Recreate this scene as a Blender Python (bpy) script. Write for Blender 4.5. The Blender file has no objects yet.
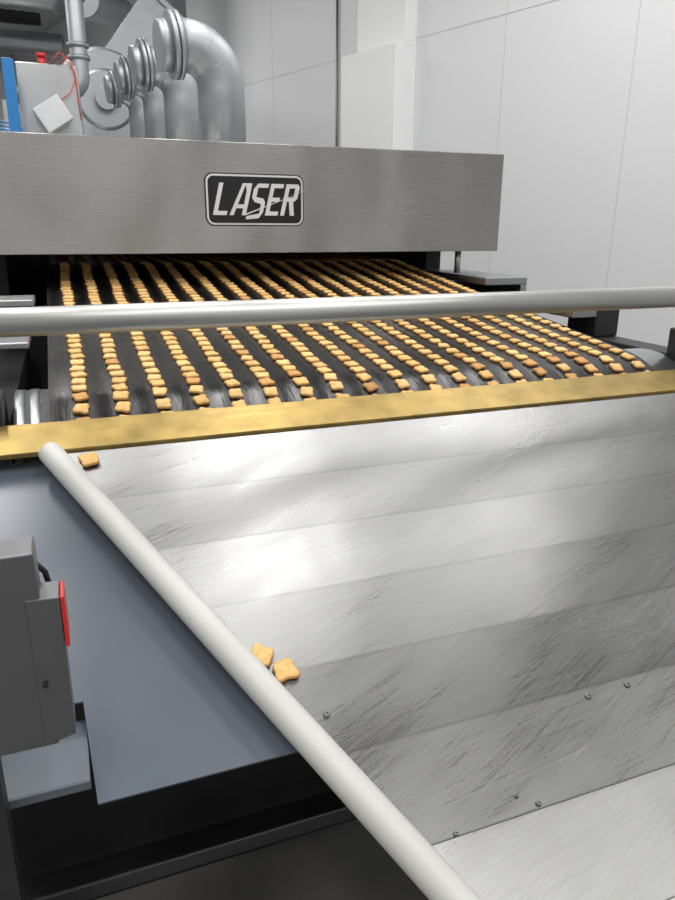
import bpy, bmesh, math, random
from mathutils import Vector, Matrix
random.seed(7)
EYE=1.5
S=bpy.context.scene
COL=S.collection
try:
    S.view_settings.view_transform='Standard'
    S.view_settings.look='None'
except Exception: pass

# ------------------------------------------------------------ materials
def mat(name):
    m=bpy.data.materials.new(name); m.use_nodes=True
    n=m.node_tree.nodes; l=m.node_tree.links
    return m,n,l,n["Principled BSDF"]
def coords(n,l,scale,rot=None):
    tc=n.new("ShaderNodeTexCoord"); src=tc.outputs["Object"]
    if rot:
        m0=n.new("ShaderNodeMapping"); m0.inputs["Rotation"].default_value=rot; l.new(src,m0.inputs["Vector"]); src=m0.outputs[0]
    mp=n.new("ShaderNodeMapping"); mp.inputs["Scale"].default_value=scale
    l.new(src,mp.inputs["Vector"]); return mp.outputs[0]
def ramp(n,l,fac,stops):
    r=n.new("ShaderNodeValToRGB"); e=r.color_ramp.elements
    while len(e)<len(stops): e.new(0.5)
    for i,(p,c) in enumerate(stops):
        e[i].position=p; e[i].color=(*c,1) if len(c)==3 else c
    l.new(fac,r.inputs[0]); return r.outputs[0]
def noise(n,l,vec,scale,detail=3,rough=0.5):
    t=n.new("ShaderNodeTexNoise"); t.inputs["Scale"].default_value=scale
    t.inputs["Detail"].default_value=detail; t.inputs["Roughness"].default_value=rough
    l.new(vec,t.inputs["Vector"]); return t.outputs[0]
def bump(n,l,h,strength,dist,b,prev=None):
    u=n.new("ShaderNodeBump"); u.inputs["Strength"].default_value=strength; u.inputs["Distance"].default_value=dist
    l.new(h,u.inputs["Height"])
    if prev: l.new(prev,u.inputs["Normal"])
    l.new(u.outputs[0],b.inputs["Normal"]); return u.outputs[0]
def mth(n,l,op,a,b=None):
    k=n.new("ShaderNodeMath"); k.operation=op
    for i,v in enumerate((a,b)):
        if v is None: continue
        if isinstance(v,(int,float)): k.inputs[i].default_value=v
        else: l.new(v,k.inputs[i])
    return k.outputs[0]
def mul(n,l,a,b):
    mx=n.new("ShaderNodeMix"); mx.data_type='RGBA'; mx.blend_type='MULTIPLY'; mx.inputs[0].default_value=1
    l.new(a,mx.inputs[6]); l.new(b,mx.inputs[7]); return mx.outputs[2]
def plain(name,col,rough=0.5,metal=0.0,var=0.06,nscale=6,bumpd=0.0):
    m,n,l,b=mat(name)
    v=coords(n,l,(1,1,1)); f=noise(n,l,v,nscale,4)
    c0=tuple(max(0,c*(1-var)) for c in col); c1=tuple(min(1,c*(1+var)) for c in col)
    l.new(ramp(n,l,f,[(0.3,c0),(0.7,c1)]),b.inputs["Base Color"])
    b.inputs["Roughness"].default_value=rough; b.inputs["Metallic"].default_value=metal
    if bumpd: bump(n,l,noise(n,l,v,nscale*8,3),0.5,bumpd,b)
    return m
def steel(name,col=(0.55,0.55,0.56),scale=(1,60,60),r0=0.25,r1=0.42,bs=0.0004,metal=1.0,patch=1.5,wave=0,cv=0.12):
    m,n,l,b=mat(name)
    v=coords(n,l,scale); f=noise(n,l,v,4,4,0.6)
    v2=coords(n,l,(1,1,1)); g=noise(n,l,v2,patch,3)
    l.new(ramp(n,l,g,[(0.3,tuple(c*(1-cv) for c in col)),(0.7,tuple(min(1,c*(1+cv*0.7)) for c in col))]),b.inputs["Base Color"])
    a=mth(n,l,'MULTIPLY',f,0.6); c=mth(n,l,'MULTIPLY',g,0.4)
    l.new(ramp(n,l,mth(n,l,'ADD',a,c),[(0.3,(r0,)*3),(0.7,(r1,)*3)]),b.inputs["Roughness"])
    b.inputs["Metallic"].default_value=metal
    p=bump(n,l,f,0.6,bs,b)
    if wave: bump(n,l,noise(n,l,coords(n,l,(1.6,1,0.8)),1.5,1),1.0,wave,b,p)
    return m

M_hood=steel("brushed_steel_hood",(0.43,0.42,0.405),(0.7,40,40),0.18,0.32,0.0003,wave=0.07)
M_steel=steel("stainless",(0.50,0.51,0.52),(40,40,1.5),0.25,0.4,0.0002)
M_box=steel("grey_box_steel",(0.22,0.22,0.23),(30,2,30),0.35,0.5,0.0002)
M_frame=steel("frame_steel",(0.42,0.43,0.44),(30,2,30),0.3,0.45,0.0003)
M_beam=steel("dull_frame_steel",(0.16,0.16,0.165),(2,30,30),0.4,0.55,0.0003)
M_duct=steel("galvanised_duct",(0.38,0.40,0.42),(3,3,6),0.38,0.52,0.0002,metal=0.8)
M_rail=steel("rail_tube_steel",(0.54,0.54,0.52),(0.8,40,40),0.36,0.5,0.0003)
M_brass=steel("brass",(0.36,0.255,0.085),(2,30,30),0.32,0.52,0.0008,metal=0.85,patch=14,cv=0.3)
M_black=plain("black_rubber",(0.012,0.012,0.013),0.5,0,0.3,5)
M_dark=plain("dark_metal",(0.03,0.03,0.033),0.5,0.4,0.3,5)
M_tray=plain("blue_grey_plastic",(0.10,0.119,0.146),0.28,0.0,0.16,2.5)
M_uhmw=plain("white_uhmw_plastic",(0.54,0.54,0.51),0.45,0,0.05,5)
M_wall=plain("white_wall_panel",(0.74,0.75,0.76),0.5,0,0.015,0.6)
M_pier=plain("white_pier_panel",(0.86,0.865,0.87),0.5,0,0.015,0.6)
M_seam=plain("seam_grey",(0.64,0.64,0.65),0.5,0,0.02)
M_ceil=plain("ceiling_paint",(0.50,0.51,0.52),0.7,0,0.04,1)
M_floor=plain("epoxy_floor",(0.17,0.165,0.16),0.35,0,0.25,3,0.001)
M_blue=plain("blue_paint",(0.01,0.16,0.42),0.4)
M_red=plain("red_plastic",(0.55,0.02,0.02),0.4)
M_orange=plain("red_wire",(0.65,0.06,0.03),0.5)
M_white=plain("white_enclosure",(0.62,0.63,0.64),0.4)
M_signw=plain("sign_silver",(0.8,0.8,0.8),0.35,0.2)
M_signb=plain("sign_black",(0.008,0.008,0.009),0.35)

PY0,PW=1.404,0.1335   # slide panel start / pitch
def table_mat():
    m,n,l,b=mat("scratched_table_steel")
    f=noise(n,l,coords(n,l,(2.2,240,2.2),(0,0,math.radians(-22))),3,3,0.6)
    fb=noise(n,l,coords(n,l,(1.6,260,1.6),(0,0,math.radians(-6))),3,3,0.6)
    g=noise(n,l,coords(n,l,(1,1,1)),2.5,3)
    g2=noise(n,l,coords(n,l,(1.2,5,1),(0,0,math.radians(-24))),2.0,3)
    base=ramp(n,l,g,[(0.3,(0.28,0.28,0.277)),(0.7,(0.325,0.325,0.32))])
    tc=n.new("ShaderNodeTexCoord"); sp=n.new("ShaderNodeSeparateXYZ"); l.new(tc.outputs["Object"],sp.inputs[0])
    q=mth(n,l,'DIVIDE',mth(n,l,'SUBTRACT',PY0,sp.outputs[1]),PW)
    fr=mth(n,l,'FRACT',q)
    fold_shade=ramp(n,l,fr,[(0.0,(0.86,)*3),(0.03,(1.0,)*3),(0.6,(0.97,)*3),(0.97,(0.88,)*3),(1.0,(0.70,)*3)])  # seam line plus shading of each panel bend, painted into base colour
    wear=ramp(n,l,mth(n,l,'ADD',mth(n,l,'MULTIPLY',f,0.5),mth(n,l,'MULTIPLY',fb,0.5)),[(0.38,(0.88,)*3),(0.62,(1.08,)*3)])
    l.new(mul(n,l,mul(n,l,base,fold_shade),wear),b.inputs["Base Color"])
    s=mth(n,l,'ADD',mth(n,l,'MULTIPLY',f,0.3),mth(n,l,'MULTIPLY',fb,0.2))
    s=mth(n,l,'ADD',s,mth(n,l,'MULTIPLY',g2,0.5))
    l.new(ramp(n,l,s,[(0.38,(0.25,)*3),(0.62,(0.39,)*3)]),b.inputs["Roughness"])
    b.inputs["Metallic"].default_value=1
    b.inputs["Anisotropic"].default_value=0.65
    tv=n.new("ShaderNodeCombineXYZ"); a=math.radians(22)
    t=Vector((math.cos(a),math.sin(a)*0.93,math.sin(a)*0.37)).normalized()
    for i in range(3): tv.inputs[i].default_value=t[i]
    l.new(tv.outputs[0],b.inputs["Tangent"])
    p=bump(n,l,f,0.5,0.00018,b); p=bump(n,l,fb,0.4,0.00012,b,p)
    bump(n,l,noise(n,l,coords(n,l,(3.5,1,1)),4,1),0.5,0.0024,b,p)
    return m
M_table=table_mat()
def belt_mat():
    m,n,l,b=mat("oven_belt")
    f=noise(n,l,coords(n,l,(60,8,8)),3,3)
    g=noise(n,l,coords(n,l,(3,1,1)),4,4)
    tc=n.new("ShaderNodeTexCoord"); sp=n.new("ShaderNodeSeparateXYZ"); l.new(tc.outputs["Object"],sp.inputs[0])
    w=mth(n,l,'COSINE',mth(n,l,'MULTIPLY',mth(n,l,'SUBTRACT',sp.outputs[0],0.012),2*math.pi/0.0833))
    w=mth(n,l,'ADD',mth(n,l,'MULTIPLY',w,0.3),mth(n,l,'MULTIPLY',g,0.9))
    l.new(ramp(n,l,w,[(0.2,(0.006,0.0055,0.005)),(0.8,(0.032,0.028,0.025))]),b.inputs["Base Color"])
    l.new(ramp(n,l,w,[(0.2,(0.24,)*3),(0.8,(0.46,)*3)]),b.inputs["Roughness"])
    b.inputs["Metallic"].default_value=0.2
    p=bump(n,l,f,0.5,0.0008,b); bump(n,l,w,0.7,0.004,b,p); return m
M_belt=belt_mat()
def biscuit_mat():
    m,n,l,b=mat("baked_biscuit")
    a=n.new("ShaderNodeAttribute"); a.attribute_name="tint"
    f=noise(n,l,coords(n,l,(1,1,1)),90,4)
    c=ramp(n,l,f,[(0.3,(0.80,0.72,0.62)),(0.6,(1.0,1.0,1.0))])
    l.new(mul(n,l,a.outputs["Color"],c),b.inputs["Base Color"])
    b.inputs["Roughness"].default_value=0.7
    bump(n,l,f,0.5,0.001,b); return m
M_bis=biscuit_mat()

# ------------------------------------------------------------ builders
def link(name,bm,m,parent=None,smooth=False,bevel=0,solid=0):
    me=bpy.data.meshes.new(name); bm.normal_update(); bm.to_mesh(me); bm.free()
    o=bpy.data.objects.new(name,me); COL.objects.link(o)
    for x in (m if isinstance(m,list) else [m]): me.materials.append(x)
    if smooth:
        for p in me.polygons: p.use_smooth=True
    if solid:
        md=o.modifiers.new("solid","SOLIDIFY"); md.thickness=solid; md.offset=-1
    if bevel:
        md=o.modifiers.new("bev","BEVEL"); md.width=bevel; md.segments=2; md.limit_method='ANGLE'
    if parent: o.parent=parent
    return o
def empty(name,loc=(0,0,0)):
    e=bpy.data.objects.new(name,None); COL.objects.link(e); return e
def box(bm,x0,x1,y0,y1,z0,z1,mi=0,M=None):
    vs=[bm.verts.new((x,y,z)) for x in (x0,x1) for y in (y0,y1) for z in (z0,z1)]
    if M:
        for v in vs: v.co=M@v.co
    for f in ((0,1,3,2),(4,6,7,5),(0,4,5,1),(2,3,7,6),(0,2,6,4),(1,5,7,3)):
        fc=bm.faces.new([vs[i] for i in f]); fc.material_index=mi
def boxo(name,b,m,parent=None,bevel=0.002,M=None):
    bm=bmesh.new(); box(bm,*b,M=M); return link(name,bm,m,parent,bevel=bevel)
def sweep(bm,pts,rads,seg=24,cap=True,mi=0):
    pts=[Vector(p) for p in pts]
    if not hasattr(rads,"__len__"): rads=[rads]*len(pts)
    rings=[]; ref=None
    for i,p in enumerate(pts):
        a=pts[max(0,i-1)]; c=pts[min(len(pts)-1,i+1)]
        t=(c-a)
        if t.length<1e-9: t=tprev
        t=t.normalized(); tprev=t
        if ref is None:
            ref=t.orthogonal().normalized()
        ref=(ref-t*ref.dot(t)).normalized(); bi=t.cross(ref)
        rings.append([bm.verts.new(p+(ref*math.cos(2*math.pi*k/seg)+bi*math.sin(2*math.pi*k/seg))*rads[i]) for k in range(seg)])
    for r0,r1 in zip(rings,rings[1:]):
        for k in range(seg):
            f=bm.faces.new((r0[k],r0[(k+1)%seg],r1[(k+1)%seg],r1[k])); f.smooth=True; f.material_index=mi
    if cap:
        f=bm.faces.new(rings[0][::-1]); f.material_index=mi
        f=bm.faces.new(rings[-1]); f.material_index=mi
def cyl(bm,a,b,r,seg=24,mi=0): sweep(bm,[a,b],r,seg,True,mi)
Z=lambda z:EYE+z

# ------------------------------------------------------------ room
wp=Vector((3.0,6.0,0)); wd=Vector((-0.30,0.954,0)).normalized(); wn=Vector((wd.y,-wd.x,0))
MW=Matrix(((wd.x,wn.x,0,wp.x),(wd.y,wn.y,0,wp.y),(0,0,1,0),(0,0,0,1)))
CE=4.7
boxo("wall_right",(-11,12,0,0.15,0,CE),M_wall,bevel=0,M=MW)
bm=bmesh.new()
for s in (-4.2,-2.02,-0.95,2.2,4.6):
    box(bm,s-0.003,s+0.003,-0.003,0.0,0,CE,M=MW)
box(bm,-11,12,-0.003,0,2.99,2.996,M=MW)
link("trim_1",bm,M_seam)
boxo("wall_pier",(0.0,0.72,-0.24,0,0,2.93),M_pier,bevel=0.004,M=MW)
boxo("trim_2",(0.0,0.62,-0.14,0,2.93,CE),M_pier,bevel=0.004,M=MW)
bm=bmesh.new(); a=MW@Vector((1.06,-0.02,0.0)); cyl(bm,a,a+Vector((0,0,CE-0.02)),0.011,12); link("wall_conduit",bm,M_box)
boxo("wall_back",(-6,-0.5,17,17.15,0,CE),M_wall,bevel=0)
boxo("wall_left",(-6.15,-6,-4,17,0,CE),M_wall,bevel=0)
boxo("wall_front",(-6,6.1,-4.15,-4,0,CE),M_wall,bevel=0)
boxo("floor",(-6.2,8,-4.2,17.2,-0.1,0),M_floor,bevel=0)
boxo("ceiling",(-6.2,8,-4.2,17.2,CE,CE+0.1),M_ceil,bevel=0)

def strip(x,y,sx,sy,e):
    l=bpy.data.lights.new("tube_light",'AREA'); l.shape='RECTANGLE'; l.size=sx; l.size_y=sy; l.energy=e; l.color=(1,0.99,0.97)
    o=bpy.data.objects.new("ceiling_lamp_light",l); COL.objects.link(o); o.location=(x,y,CE-0.13)
    p=empty("ceiling_light"); o.parent=p
    boxo("housing",(x-sx/2-0.03,x+sx/2+0.03,y-sy/2-0.03,y+sy/2+0.03,CE-0.12,CE-0.005),M_white,p)
for x in (-2.6,-0.7,1.2,3.1):
    for y in (-1.2,3.0):
        strip(x,y,0.30,2.6,58 if x<3 else 48)
for x,y in ((-3.0,8.0),(-0.3,8.0),(-1.5,13)): strip(x,y,0.45,2.8,70)
W=bpy.data.worlds.new("w"); S.world=W; W.use_nodes=True
W.node_tree.nodes["Background"].inputs[0].default_value=(0.8,0.85,0.9,1); W.node_tree.nodes["Background"].inputs[1].default_value=0.3

# ------------------------------------------------------------ oven + hood
oven=empty("tunnel_oven")
HY=2.7
bm=bmesh.new()
x0,x1,y0,y1,z0,z1=-0.45,1.775,HY,HY+0.55,Z(-0.108),Z(0.279)
box(bm,x0,x1,y0,y0+0.006,z0,z1)
box(bm,x1-0.006,x1,y0+0.006,y1,z0,z1)
box(bm,x0,x0+0.006,y0+0.006,y1,z0,z1)
box(bm,x0,x1,y0+0.006,y1,z1-0.006,z1)
box(bm,x0,x1,y0+0.006,y0+0.03,z0,z0+0.006)
link("exit_hood",bm,M_hood,oven,bevel=0.002)
boxo("oven_body",(-0.40,1.72,HY+0.56,12,Z(-0.02),Z(0.275)),M_hood,oven,bevel=0.004)
boxo("oven_base",(-0.40,1.60,3.1,12,0.12,Z(-0.36)),M_dark,oven)
boxo("oven_side_right",(1.64,1.72,3.1,12,Z(-0.36),Z(-0.02)),M_dark,oven)
boxo("oven_side_left",(-0.40,-0.2,3.1,12,Z(-0.36),Z(-0.02)),M_dark,oven)
bm=bmesh.new()
for x in (-0.3,1.55):
    for y in (3.3,6,9,11.8): box(bm,x-0.04,x+0.04,y-0.04,y+0.04,0,0.12)
link("feet",bm,M_frame,oven)
bm=bmesh.new()
cyl(bm,(1.61,HY+0.05,Z(-0.2)),(1.61,HY+0.05,Z(-0.1)),0.013)
cyl(bm,(-0.28,HY+0.05,Z(-0.2)),(-0.28,HY+0.05,Z(-0.1)),0.013)
link("hood_posts",bm,M_frame,oven)
def rrect(bm,cx,cz,w,h,r,y0,y1,mi):
    pts=[]
    for (sx,sz,a0) in ((1,1,0),(-1,1,90),(-1,-1,180),(1,-1,270)):
        for i in range(7):
            a=math.radians(a0+15*i); pts.append((cx+(w/2-r)*sx+r*math.cos(a),cz+(h/2-r)*sz+r*math.sin(a)))
    A=[bm.verts.new((p[0],y0,p[1])) for p in pts]; B=[bm.verts.new((p[0],y1,p[1])) for p in pts]
    n=len(pts); fs=[bm.faces.new(A),bm.faces.new(B[::-1])]
    for i in range(n): fs.append(bm.faces.new((A[i],B[i],B[(i+1)%n],A[(i+1)%n])))
    for f in fs: f.material_index=mi
bm=bmesh.new(); cx,cz=0.703,Z(0.082)
rrect(bm,cx,cz,0.376,0.184,0.030,HY-0.004,HY-0.0005,0)
rrect(bm,cx,cz,0.368,0.176,0.027,HY-0.006,HY-0.004,1)
rrect(bm,cx,cz,0.354,0.162,0.021,HY-0.008,HY-0.006,0)
bmesh.ops.recalc_face_normals(bm,faces=bm.faces)
link("sign_plate",bm,[M_signb,M_signw],oven)
bm=bmesh.new()
SK=[0]
XS=1.16
def poly(pts,x,sx,sz,zb):
    SK[0]+=1; yf=HY-0.0105-0.0003*SK[0]
    q=[(x+p[0]*sx+0.22*p[1]*sz,p[1]*sz+zb) for p in pts]
    q=[(cx+(a-0.694)*XS,b) for a,b in q]
    A=[bm.verts.new((v[0],yf,v[1])) for v in q]; B=[bm.verts.new((v[0],HY-0.008,v[1])) for v in q]
    bm.faces.new(A); bm.faces.new(B[::-1])
    n=len(q)
    for i in range(n): bm.faces.new((A[i],B[i],B[(i+1)%n],A[(i+1)%n]))
zb=cz-0.054; H=0.112
poly([(0,1),(0.30,1),(0.30,0.13),(1.0,0.13),(1.0,0),(0,0)],0.553,0.044,H,zb)
x=0.606; w=0.054
poly([(0,0),(0.42,1),(0.62,1),(0.24,0)],x,w,H,zb); poly([(0.58,1),(0.98,1),(0.98,0),(0.74,0),(0.74,0.76)],x,w,H,zb); poly([(0.3,0.34),(0.8,0.34),(0.8,0.22),(0.25,0.22)],x,w,H,zb)
x=0.668; w=0.044
poly([(1.05,1),(0.25,1),(0,0.82),(0,0.55),(0.25,0.42),(0.76,0.36),(0.76,0.06),(-0.15,-0.02),(-0.15,-0.13),(0.8,-0.09),(1.03,0.1),(1.03,0.42),(0.85,0.53),(0.30,0.58),(0.30,0.87),(1.05,0.87)],x,w,H,zb)
x=0.722; w=0.042
poly([(0,0),(0,1),(1,1),(1,0.87),(0.30,0.87),(0.30,0.57),(0.9,0.57),(0.9,0.44),(0.30,0.44),(0.30,0.13),(1,0.13),(1,0)],x,w,H,zb)
x=0.773; w=0.046
poly([(0,0),(0,1),(0.28,1),(0.28,0)],x,w,H,zb); poly([(0.26,1),(0.85,1),(1,0.9),(1,0.55),(0.82,0.45),(0.26,0.45),(0.26,0.57),(0.70,0.59),(0.70,0.87),(0.26,0.87)],x,w,H,zb); poly([(0.42,0.47),(0.72,0.47),(1.02,0),(0.72,0)],x,w,H,zb)
poly([(0,0),(0.02,-0.04),(1,1)],0.655,0.185,0.085,cz-0.05)
bmesh.ops.recalc_face_normals(bm,faces=bm.faces)
bmesh.ops.triangulate(bm,faces=[f for f in bm.faces if len(f.verts)>4])
link("sign_letters",bm,M_signw,oven)

# ------------------------------------------------------------ conveyor
conv=empty("conveyor")
R=0.30; CY=1.665; CZ=-0.655; SL=0.12
aT=math.pi/2+math.atan(SL)
Ltot_arc=R*(math.radians(235)-aT)
SF=1.55
def belt_at(s):
    T=Vector((0,CY+R*math.cos(aT),CZ+R*math.sin(aT)))
    if s<0:
        a=aT-s/R; n=Vector((0,math.cos(a),math.sin(a)))
        return Vector((0,CY,CZ))+n*R, n, Vector((0,math.sin(a),-math.cos(a)))
    d=Vector((0,1,SL)).normalized()
    if s<SF: return T+d*s, Vector((0,-d.z,d.y)), d
    T2=T+d*SF; return T2+Vector((0,1,0.0))*(s-SF), Vector((0,0,1)), Vector((0,1,0))
bm=bmesh.new(); prev=None
ss=[-Ltot_arc+i*Ltot_arc/40 for i in range(41)]+[i*0.155 for i in range(1,51)]
for s in ss:
    p,n,_=belt_at(s)
    cur=[bm.verts.new((x,p.y,Z(p.z))) for x in (-0.055,0.5,1.05,1.555)]
    if prev:
        for i in range(3): bm.faces.new((cur[i],prev[i],prev[i+1],cur[i+1]))
    prev=cur
bmesh.ops.recalc_face_normals(bm,faces=bm.faces)
link("belt",bm,M_belt,conv,smooth=True)
bm=bmesh.new()
rr=R-0.008; c=(CY,Z(CZ))
sweep(bm,[(x,c[0],c[1]) for x in (-0.125,1.67)],rr,64)
for x in (-0.115,-0.085): 
    sweep(bm,[(x-0.010,c[0],c[1]),(x+0.010,c[0],c[1])],rr+0.0025,64)
cyl(bm,(-0.3,*c),(1.85,*c),0.04)
link("drum",bm,M_steel,conv)
bm=bmesh.new()
box(bm,-0.32,-0.15,1.62,3.0,Z(-0.66),Z(-0.45))
box(bm,1.70,1.80,1.62,3.0,Z(-0.66),Z(-0.37))
for x in (-0.26,1.72):
    for y in (1.7,2.85): box(bm,x,x+0.07,y,y+0.07,0,Z(-0.66))
link("side_frames",bm,M_dark,conv,bevel=0.004)
bm=bmesh.new()
box(bm,-0.7,-0.085,2.25,2.40,Z(-0.235),Z(-0.215))
box(bm,-0.7,-0.085,2.25,2.26,Z(-0.29),Z(-0.235))
box(bm,-0.7,-0.09,1.80,1.93,Z(-0.285),Z(-0.27))
box(bm,-0.30,-0.26,2.28,2.36,Z(-0.46),Z(-0.235))
box(bm,-0.30,-0.26,1.84,1.9,Z(-0.46),Z(-0.285))
box(bm,1.60,1.80,2.5,3.05,Z(-0.235),Z(-0.205))
box(bm,1.60,1.70,1.95,2.34,Z(-0.30),Z(-0.275))
box(bm,1.77,1.80,2.5,3.05,Z(-0.39),Z(-0.235))
link("brackets",bm,M_frame,conv,bevel=0.003)
bm=bmesh.new()
box(bm,1.69,1.78,1.45,1.62,Z(-0.62),Z(-0.29)); box(bm,1.70,1.80,1.95,2.1,Z(-0.37),Z(-0.27))
box(bm,-0.30,-0.14,1.5,1.62,Z(-0.62),Z(-0.34))
link("bearing_blocks",bm,M_dark,conv,bevel=0.006)
boxo("front_apron",(-0.35,1.72,1.30,1.33,0.05,Z(-0.66)),M_dark,conv)
bm=bmesh.new(); box(bm,-0.6,1.8,1.16,1.22,0.21,0.25); box(bm,-0.55,-0.49,1.16,1.22,0,0.21); box(bm,1.7,1.76,1.16,1.22,0,0.21)
link("kick_beam",bm,M_beam,conv,bevel=0.004)

# ------------------------------------------------------------ biscuits
def outline(w,n=20):
    o=[]
    for i in range(n):
        t=2*math.pi*i/n; r=w*(1+0.16*math.cos(4*(t-math.pi/4)))
        o.append((r*math.cos(t),r*math.sin(t)))
    return o
OUT=outline(0.0205)
def add_biscuit(bm,lay,M,tint,sx=1,sy=1):
    rings=[]; ph=random.uniform(0,6.28); k=random.uniform(0.03,0.09)
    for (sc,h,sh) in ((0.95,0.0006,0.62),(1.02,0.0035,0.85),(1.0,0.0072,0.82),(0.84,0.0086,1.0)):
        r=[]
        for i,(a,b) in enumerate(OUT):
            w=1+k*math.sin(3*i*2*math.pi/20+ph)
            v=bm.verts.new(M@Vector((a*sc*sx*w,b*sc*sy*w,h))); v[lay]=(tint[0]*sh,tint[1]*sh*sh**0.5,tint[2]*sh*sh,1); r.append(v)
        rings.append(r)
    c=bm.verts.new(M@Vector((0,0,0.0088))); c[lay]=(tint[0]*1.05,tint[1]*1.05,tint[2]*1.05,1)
    n=len(OUT)
    for r0,r1 in zip(rings,rings[1:]):
        for i in range(n): bm.faces.new((r0[i],r0[(i+1)%n],r1[(i+1)%n],r1[i])).smooth=True
    for i in range(n): bm.faces.new((rings[-1][i],rings[-1][(i+1)%n],c)).smooth=True
    bm.faces.new(rings[0][::-1])
def tint(s=1):
    k=random.random()
    if k<(0.2 if s<0.03 else 0.06): base=(0.60,0.32,0.10)
    elif k<0.5: base=(0.80,0.49,0.17)
    else: base=(0.86,0.56,0.22)
    j=random.uniform(0.88,1.06); return tuple(min(1,c*j) for c in base)
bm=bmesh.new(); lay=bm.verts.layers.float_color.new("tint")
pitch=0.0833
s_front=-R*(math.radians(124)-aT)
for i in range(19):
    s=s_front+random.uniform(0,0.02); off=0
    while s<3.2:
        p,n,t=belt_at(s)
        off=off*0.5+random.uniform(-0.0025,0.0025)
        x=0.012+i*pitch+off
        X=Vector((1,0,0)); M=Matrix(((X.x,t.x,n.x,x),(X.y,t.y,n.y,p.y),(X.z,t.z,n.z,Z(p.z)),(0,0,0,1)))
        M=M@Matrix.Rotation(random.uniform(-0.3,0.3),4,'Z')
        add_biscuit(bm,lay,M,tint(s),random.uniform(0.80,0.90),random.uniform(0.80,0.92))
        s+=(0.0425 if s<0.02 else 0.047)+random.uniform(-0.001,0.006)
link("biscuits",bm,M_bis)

# ------------------------------------------------------------ slide table
slide=empty("slide_table")
ST=0.4; Y0=1.5; H0=0.393
def tz(y): return -H0-ST*(Y0-y)
def xl(y): return -0.055+(1.404-y)*0.4865
bm=bmesh.new()
ys=[PY0-PW*i for i in range(9)]
BOW=[0.0008,0.0009,0.0008,0.0009,0.0008,0.0009,0.0008,0.0009]
for j,(ya,yb) in enumerate(zip(ys,ys[1:])):
    prev=None; N=8
    for i in range(N+1):
        u=i/N; y=ya+(yb-ya)*u
        z=tz(y)-BOW[j]*4*u*(1-u)
        cur=[]
        for q in range(13):
            x=xl(y)+(1.75-xl(y))*q/12
            cur.append(bm.verts.new((x,y,Z(z))))
        if prev:
            for q in range(12): bm.faces.new((prev[q],cur[q],cur[q+1],prev[q+1])).smooth=True
        prev=cur
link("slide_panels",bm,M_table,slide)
bm=bmesh.new()
vs=[bm.verts.new((xx,y,Z(tz(y))-0.006)) for (xx,y) in ((xl(1.404),1.404),(xl(0.34),0.34),(1.75,0.34),(1.75,1.404))]
bm.faces.new(vs); link("slide_backing",bm,M_frame,slide)
bm=bmesh.new()
for y in ys[6:-1]:
    box(bm,xl(y)+0.02,1.75,y-0.0006,y+0.0006,Z(tz(y))-0.003,Z(tz(y))+0.0003)
link("seams",bm,M_dark,slide)
def on_table(x,y,h=0): 
    n=Vector((0,-ST,1)).normalized(); return Vector((x,y,Z(tz(y))))+n*h, n
bm=bmesh.new()
for (x,y,k) in ((0.291,0.794,0.9),(0.702,0.723,0.9),(0.780,0.724,0.9),(0.40,0.606,0.6),(0.53,0.609,0.7),(0.505,0.625,0.5)):
    a,n=on_table(x,y,-0.001); sweep(bm,[a,a+n*0.004,a+n*0.0052],[0.0058*k,0.0058*k,0.004*k],16)
    sweep(bm,[a+n*0.0052,a+n*0.0056],[0.0022*k,0.0022*k],6,mi=1)
link("screws",bm,[M_box,M_black],slide)
bm=bmesh.new()
def tp(y,h=0.010): 
    a,n=on_table(xl(y)-0.004,y,h); return a
sweep(bm,[tp(1.405),tp(1.40),tp(0.45),tp(0.445)],[0.0205,0.0225,0.0225,0.019],32)
link("edge_tube",bm,M_uhmw,slide)
bm=bmesh.new()
def bl(y,dz,x): return (x,y,Z(tz(y)+dz))
vs=[bm.verts.new(bl(y,dz,x)) for (y,dz) in ((1.502,0.002),(1.412,0.004),(1.412,-0.006),(1.502,-0.004)) for x in (-0.42,1.74)]
for f in ((0,2,3,1),(2,4,5,3),(4,6,7,5),(6,0,1,7),(0,6,4,2),(1,3,5,7)): bm.faces.new([vs[i] for i in f])
bmesh.ops.recalc_face_normals(bm,faces=bm.faces)
link("brass_strip",bm,M_brass,slide,bevel=0.001)
bm=bmesh.new()
for (x,y) in ((1.66,0.45),(1.66,1.1),(0.62,0.42)): box(bm,x-0.02,x+0.02,y-0.02,y+0.02,0,Z(tz(y))-0.03)
box(bm,0.45,1.7,0.42,0.46,Z(tz(0.44))-0.06,Z(tz(0.44))-0.02)
link("legs",bm,M_frame,slide)

def loose(name,x,y,rot,t,s=0.92):
    bm=bmesh.new(); lay=bm.verts.layers.float_color.new("tint")
    a,n=on_table(x,y,0.0008); X=Vector((1,0,0)); Yv=n.cross(X)
    M=Matrix(((X.x,Yv.x,n.x,a.x),(X.y,Yv.y,n.y,a.y),(X.z,Yv.z,n.z,a.z),(0,0,0,1)))@Matrix.Rotation(rot,4,'Z')
    add_biscuit(bm,lay,M,t,s,s); link(name,bm,M_bis)
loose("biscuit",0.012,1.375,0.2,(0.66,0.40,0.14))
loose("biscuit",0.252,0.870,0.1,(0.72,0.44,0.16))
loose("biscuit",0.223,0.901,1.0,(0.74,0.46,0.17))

# ------------------------------------------------------------ guard rail
gr=empty("guard_rail")
bm=bmesh.new(); ry=1.36; rz=Z(-0.168)
sweep(bm,[(-0.7,ry,rz),(1.95,ry,rz)],0.0255,40); link("rail_tube",bm,M_rail,gr)
bm=bmesh.new()
for x in (-0.68,1.93): sweep(bm,[(x,ry,0.0),(x,ry,rz)],0.022,24)
link("posts",bm,M_rail,gr)

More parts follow.
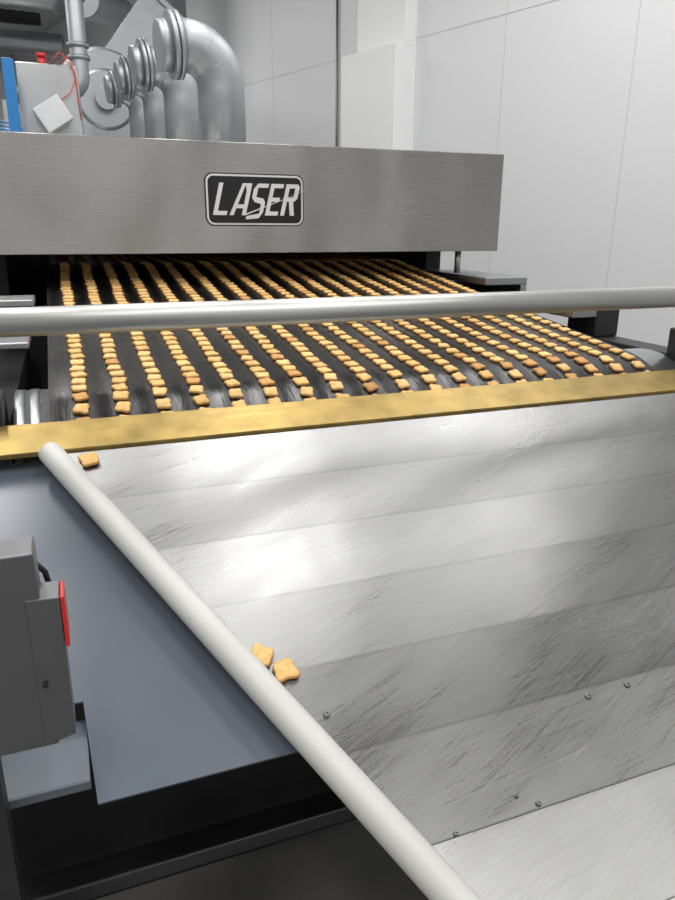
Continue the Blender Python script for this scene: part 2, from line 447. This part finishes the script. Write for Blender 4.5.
# ------------------------------------------------------------ catch tray
tray=empty("catch_tray")
def trz(y): return -0.475-0.4*(1.4-y)
bm=bmesh.new()
P=[(-0.62,1.475),(-0.135,1.475),(-0.13,1.45),(0.10,1.45),(0.42,0.787),(-0.028,0.787),(-0.036,0.93),(-0.62,0.93)]
bm.faces.new([bm.verts.new((x,y,Z(trz(y)))) for x,y in P])
for f in bm.faces:
    f.normal_update()
    if f.normal.z<0: f.normal_flip()
bmesh.ops.triangulate(bm,faces=bm.faces)
link("tray_sheet",bm,M_tray,tray,solid=0.004)
bm=bmesh.new()
box(bm,-0.30,-0.034,0.80,0.925,Z(-0.695),Z(-0.690)); box(bm,-0.30,-0.034,0.797,0.80,Z(-0.703),Z(-0.690))
link("tray_bracket",bm,M_tray,tray,bevel=0.001)
bm=bmesh.new()
for x in (-0.5,): box(bm,x,x+0.03,1.08,1.11,0,Z(trz(1.08))-0.008)
link("tray_posts",bm,M_dark,tray)

# ------------------------------------------------------------ control box at left
cb=empty("control_box")
boxo("box_body",(-0.34,-0.0605,0.75,0.80,Z(-0.585),Z(-0.338)),M_box,cb,bevel=0.002)
bm=bmesh.new()
vs=[bm.verts.new((x,y,Z(z))) for y in (0.748,0.79) for (x,z) in ((-0.075,-0.392),(-0.0400,-0.394),(-0.0410,-0.575),(-0.075,-0.583))]
for f in ((0,3,2,1),(4,5,6,7),(0,1,5,4),(1,2,6,5),(2,3,7,6),(3,0,4,7)): bm.faces.new([vs[i] for i in f])
bmesh.ops.recalc_face_normals(bm,faces=bm.faces)
link("cover_plate",bm,M_box,cb,bevel=0.001)
boxo("red_tag",(-0.0395,-0.0350,0.748,0.788,Z(-0.457),Z(-0.394)),M_red,cb,bevel=0.001)
bm=bmesh.new(); sweep(bm,[(-0.075,0.806,Z(-0.37)),(-0.066,0.81,Z(-0.375)),(-0.055,0.81,Z(-0.390)),(-0.050,0.81,Z(-0.42))],0.0035,12); link("cable",bm,M_black,cb)
bm=bmesh.new(); cyl(bm,(-0.066,0.747,Z(-0.50)),(-0.066,0.744,Z(-0.50)),0.003,12); link("bolt",bm,M_dark,cb)
bm=bmesh.new(); box(bm,-0.26,-0.13,0.76,0.79,0,Z(-0.585)); link("stand",bm,M_dark,cb)
bm=bmesh.new(); pts=[]
for i in range(60):
    a=i*2*math.pi/20; pts.append((-0.22+0.09*math.cos(a),0.98+0.09*math.sin(a),0.02+0.012*i/10))
sweep(bm,pts,0.010,10); link("cable_coil",bm,M_black)

# ------------------------------------------------------------ exhaust ducts
OT=Z(0.281)
def duct(y,x=0.755,r=0.105,zt=0.66):
    p=empty("exhaust_duct")
    bm=bmesh.new(); rb=0.15
    pts=[(x,y,OT),(x,y,Z(zt)-0.01)]; c=Vector((x-rb,y,Z(zt)))
    for i in range(0,13):
        a=math.radians(90*i/12); pts.append((c.x+rb*math.cos(a),y-0.01*i/12,c.z+rb*math.sin(a)))
    e=Vector((x-rb-0.03,y-0.012,Z(zt)+rb)); pts.append(e)
    sweep(bm,pts,r,36)
    d=Vector((-1,-0.06,-0.10)).normalized()
    sweep(bm,[e,e+d*0.018],r+0.028,36); sweep(bm,[e+d*0.024,e+d*0.042],r+0.028,36)
    sweep(bm,[e+d*0.018,e+d*0.024],r+0.005,36)
    sweep(bm,[e+d*0.042,e+d*0.09],[r,r*0.92],36)
    for i in (4,8):
        a=math.radians(90*i/12); q=Vector((c.x+rb*math.cos(a),y-0.01*i/12,c.z+rb*math.sin(a))); t=Vector((-math.sin(a),0,math.cos(a)))
        sweep(bm,[q-t*0.0015,q+t*0.0015],r+0.0008,36)
    sweep(bm,[(x,y,OT),(x,y,OT+0.02)],r+0.03,36)
    link("duct_pipe",bm,M_duct,p)
for y,zt in ((3.45,0.58),(4.5,0.69),(5.5,0.79),(6.5,0.87)): duct(y,zt=zt)

fan=empty("extractor_fan")
bm=bmesh.new()
fc=Vector((0.56,7.6,Z(1.10)))
sweep(bm,[fc,fc+Vector((0,0.03,0)),fc+Vector((0,0.30,0)),fc+Vector((0,0.33,0))],[0.42,0.45,0.45,0.42],48)
sweep(bm,[fc+Vector((0,-0.03,0)),fc],[0.24,0.27],36)
sweep(bm,[fc+Vector((0,-0.12,0)),fc+Vector((0,-0.03,0))],[0.10,0.10],32)
Mx=Matrix.Translation(fc+Vector((0.10,0.16,0.20)))@Matrix.Rotation(math.radians(38),4,'Y')
box(bm,-0.20,0.20,-0.14,0.14,0,0.85,M=Mx)
box(bm,-0.23,0.23,-0.17,0.17,0.80,0.85,M=Mx)
box(bm,fc.x-0.3,fc.x+0.3,7.65,7.9,OT,fc.z-0.3)
link("fan_housing",bm,M_duct,fan,bevel=0.003)
bm=bmesh.new(); cyl(bm,(1.40,8.9,OT),(1.40,8.9,CE-0.01),0.19,36)
for z in (2.2,2.8,3.4): sweep(bm,[(1.40,8.9,z),(1.40,8.9,z+0.03)],0.215,36)
link("riser_duct",bm,M_duct)
bm=bmesh.new()
fx,fy=0.28,6.0
pts=[(fx-0.5,fy+0.3,Z(0.90)),(fx-0.12,fy+0.05,Z(0.90))]
for i in range(7):
    a=math.radians(90*i/6); pts.append((fx-0.12+0.12*math.sin(a),fy,Z(0.90)+0.12*(1-math.cos(a))))
pts.append((fx,fy,CE-0.01))
sweep(bm,pts,0.062,32)
for z in (2.62,2.70,3.0): sweep(bm,[(fx,fy,z),(fx,fy,z+0.025)],0.078,32)
box(bm,fx-0.56,fx-0.44,fy+0.24,fy+0.36,OT,Z(0.86))
link("flue_pipe",bm,M_duct)
def spiral(name,a,b,r):
    a,b=Vector(a),Vector(b); L=(b-a).length; n=int(L/0.05); pts=[];rs=[]
    for i in range(n+1):
        pts.append(a+(b-a)*i/n); rs.append(r+(0.006 if i%2 else 0))
    bm=bmesh.new(); sweep(bm,pts,rs,32); link(name,bm,M_duct)
spiral("spiral_duct",(-3.0,9.0,3.80),(0.25,9.0,3.75),0.15)
spiral("spiral_duct",(0.50,8.8,3.72),(1.0,10.0,3.9),0.17)
spiral("spiral_duct",(-4.0,13.0,4.1),(0.4,13.0,4.1),0.16)
bm=bmesh.new()
for z,y in ((4.35,11),(4.35,12.6),(4.35,14.2)): box(bm,-5.9,0.1,y-0.05,y+0.05,z-0.08,z+0.08)
for x in (-4,-3,-2,-1): box(bm,x-0.04,x+0.04,9.5,16.9,4.45,4.55)
link("trim_3",bm,M_dark)

cab=empty("burner_cabinet")
boxo("cabinet",(-0.13,0.22,5.0,5.4,OT,Z(0.90)),M_steel,cab,bevel=0.006)
bm=bmesh.new()
sweep(bm,[(0.02,5.15,Z(0.90)),(0.02,5.15,Z(0.96))],0.022,24); sweep(bm,[(0.02,5.15,Z(0.96)),(0.02,5.15,Z(0.98))],0.03,24)
link("cabinet_valve",bm,M_red,cab)
bm=bmesh.new()
sweep(bm,[(0.06,5.0,Z(0.9)),(0.12,4.97,Z(0.96)),(0.18,4.97,Z(0.92)),(0.2,4.98,Z(0.82)),(0.16,4.96,Z(0.74)),(0.1,4.97,Z(0.70))],0.003,8)
sweep(bm,[(0.10,5.0,Z(0.9)),(0.15,4.96,Z(0.93)),(0.20,4.97,Z(0.86)),(0.21,4.98,Z(0.6))],0.003,8)
link("wires",bm,M_orange,cab)
M_=Matrix.Translation((0.05,4.9,Z(0.61)))@Matrix.Rotation(math.radians(-32),4,'Y')
boxo("junction_box",(-0.085,0.085,-0.05,0.05,-0.075,0.075),M_white,cab,0.005,M=M_)
boxo("blue_post",(-0.19,-0.13,4.7,4.8,OT,Z(0.86)),M_blue,cab)
bm=bmesh.new()
for i in range(4): sweep(bm,[(-0.30,4.75,Z(0.46+0.02*i)),(-0.22,4.72,Z(0.48+0.02*i)),(-0.13,4.7,Z(0.45+0.02*i)),(-0.05,4.75,OT+0.01)],0.005,8)
link("blue_cables",bm,M_blue,cab)

# ------------------------------------------------------------ camera
cd=bpy.data.cameras.new("camera"); cam=bpy.data.objects.new("camera",cd); COL.objects.link(cam)
r=Vector((0.93406,-0.35707,0.00607)); d=Vector((-0.10441,-0.28928,-0.95153)); f=Vector((0.34152,0.88815,-0.30749))
u=-d; b=-f
cam.matrix_world=Matrix(((r.x,u.x,b.x,0),(r.y,u.y,b.y,0),(r.z,u.z,b.z,EYE),(0,0,0,1)))
cd.sensor_fit='VERTICAL'; cd.sensor_height=24; cd.sensor_width=18; cd.lens=700/900*24; cd.clip_start=0.02
S.camera=cam
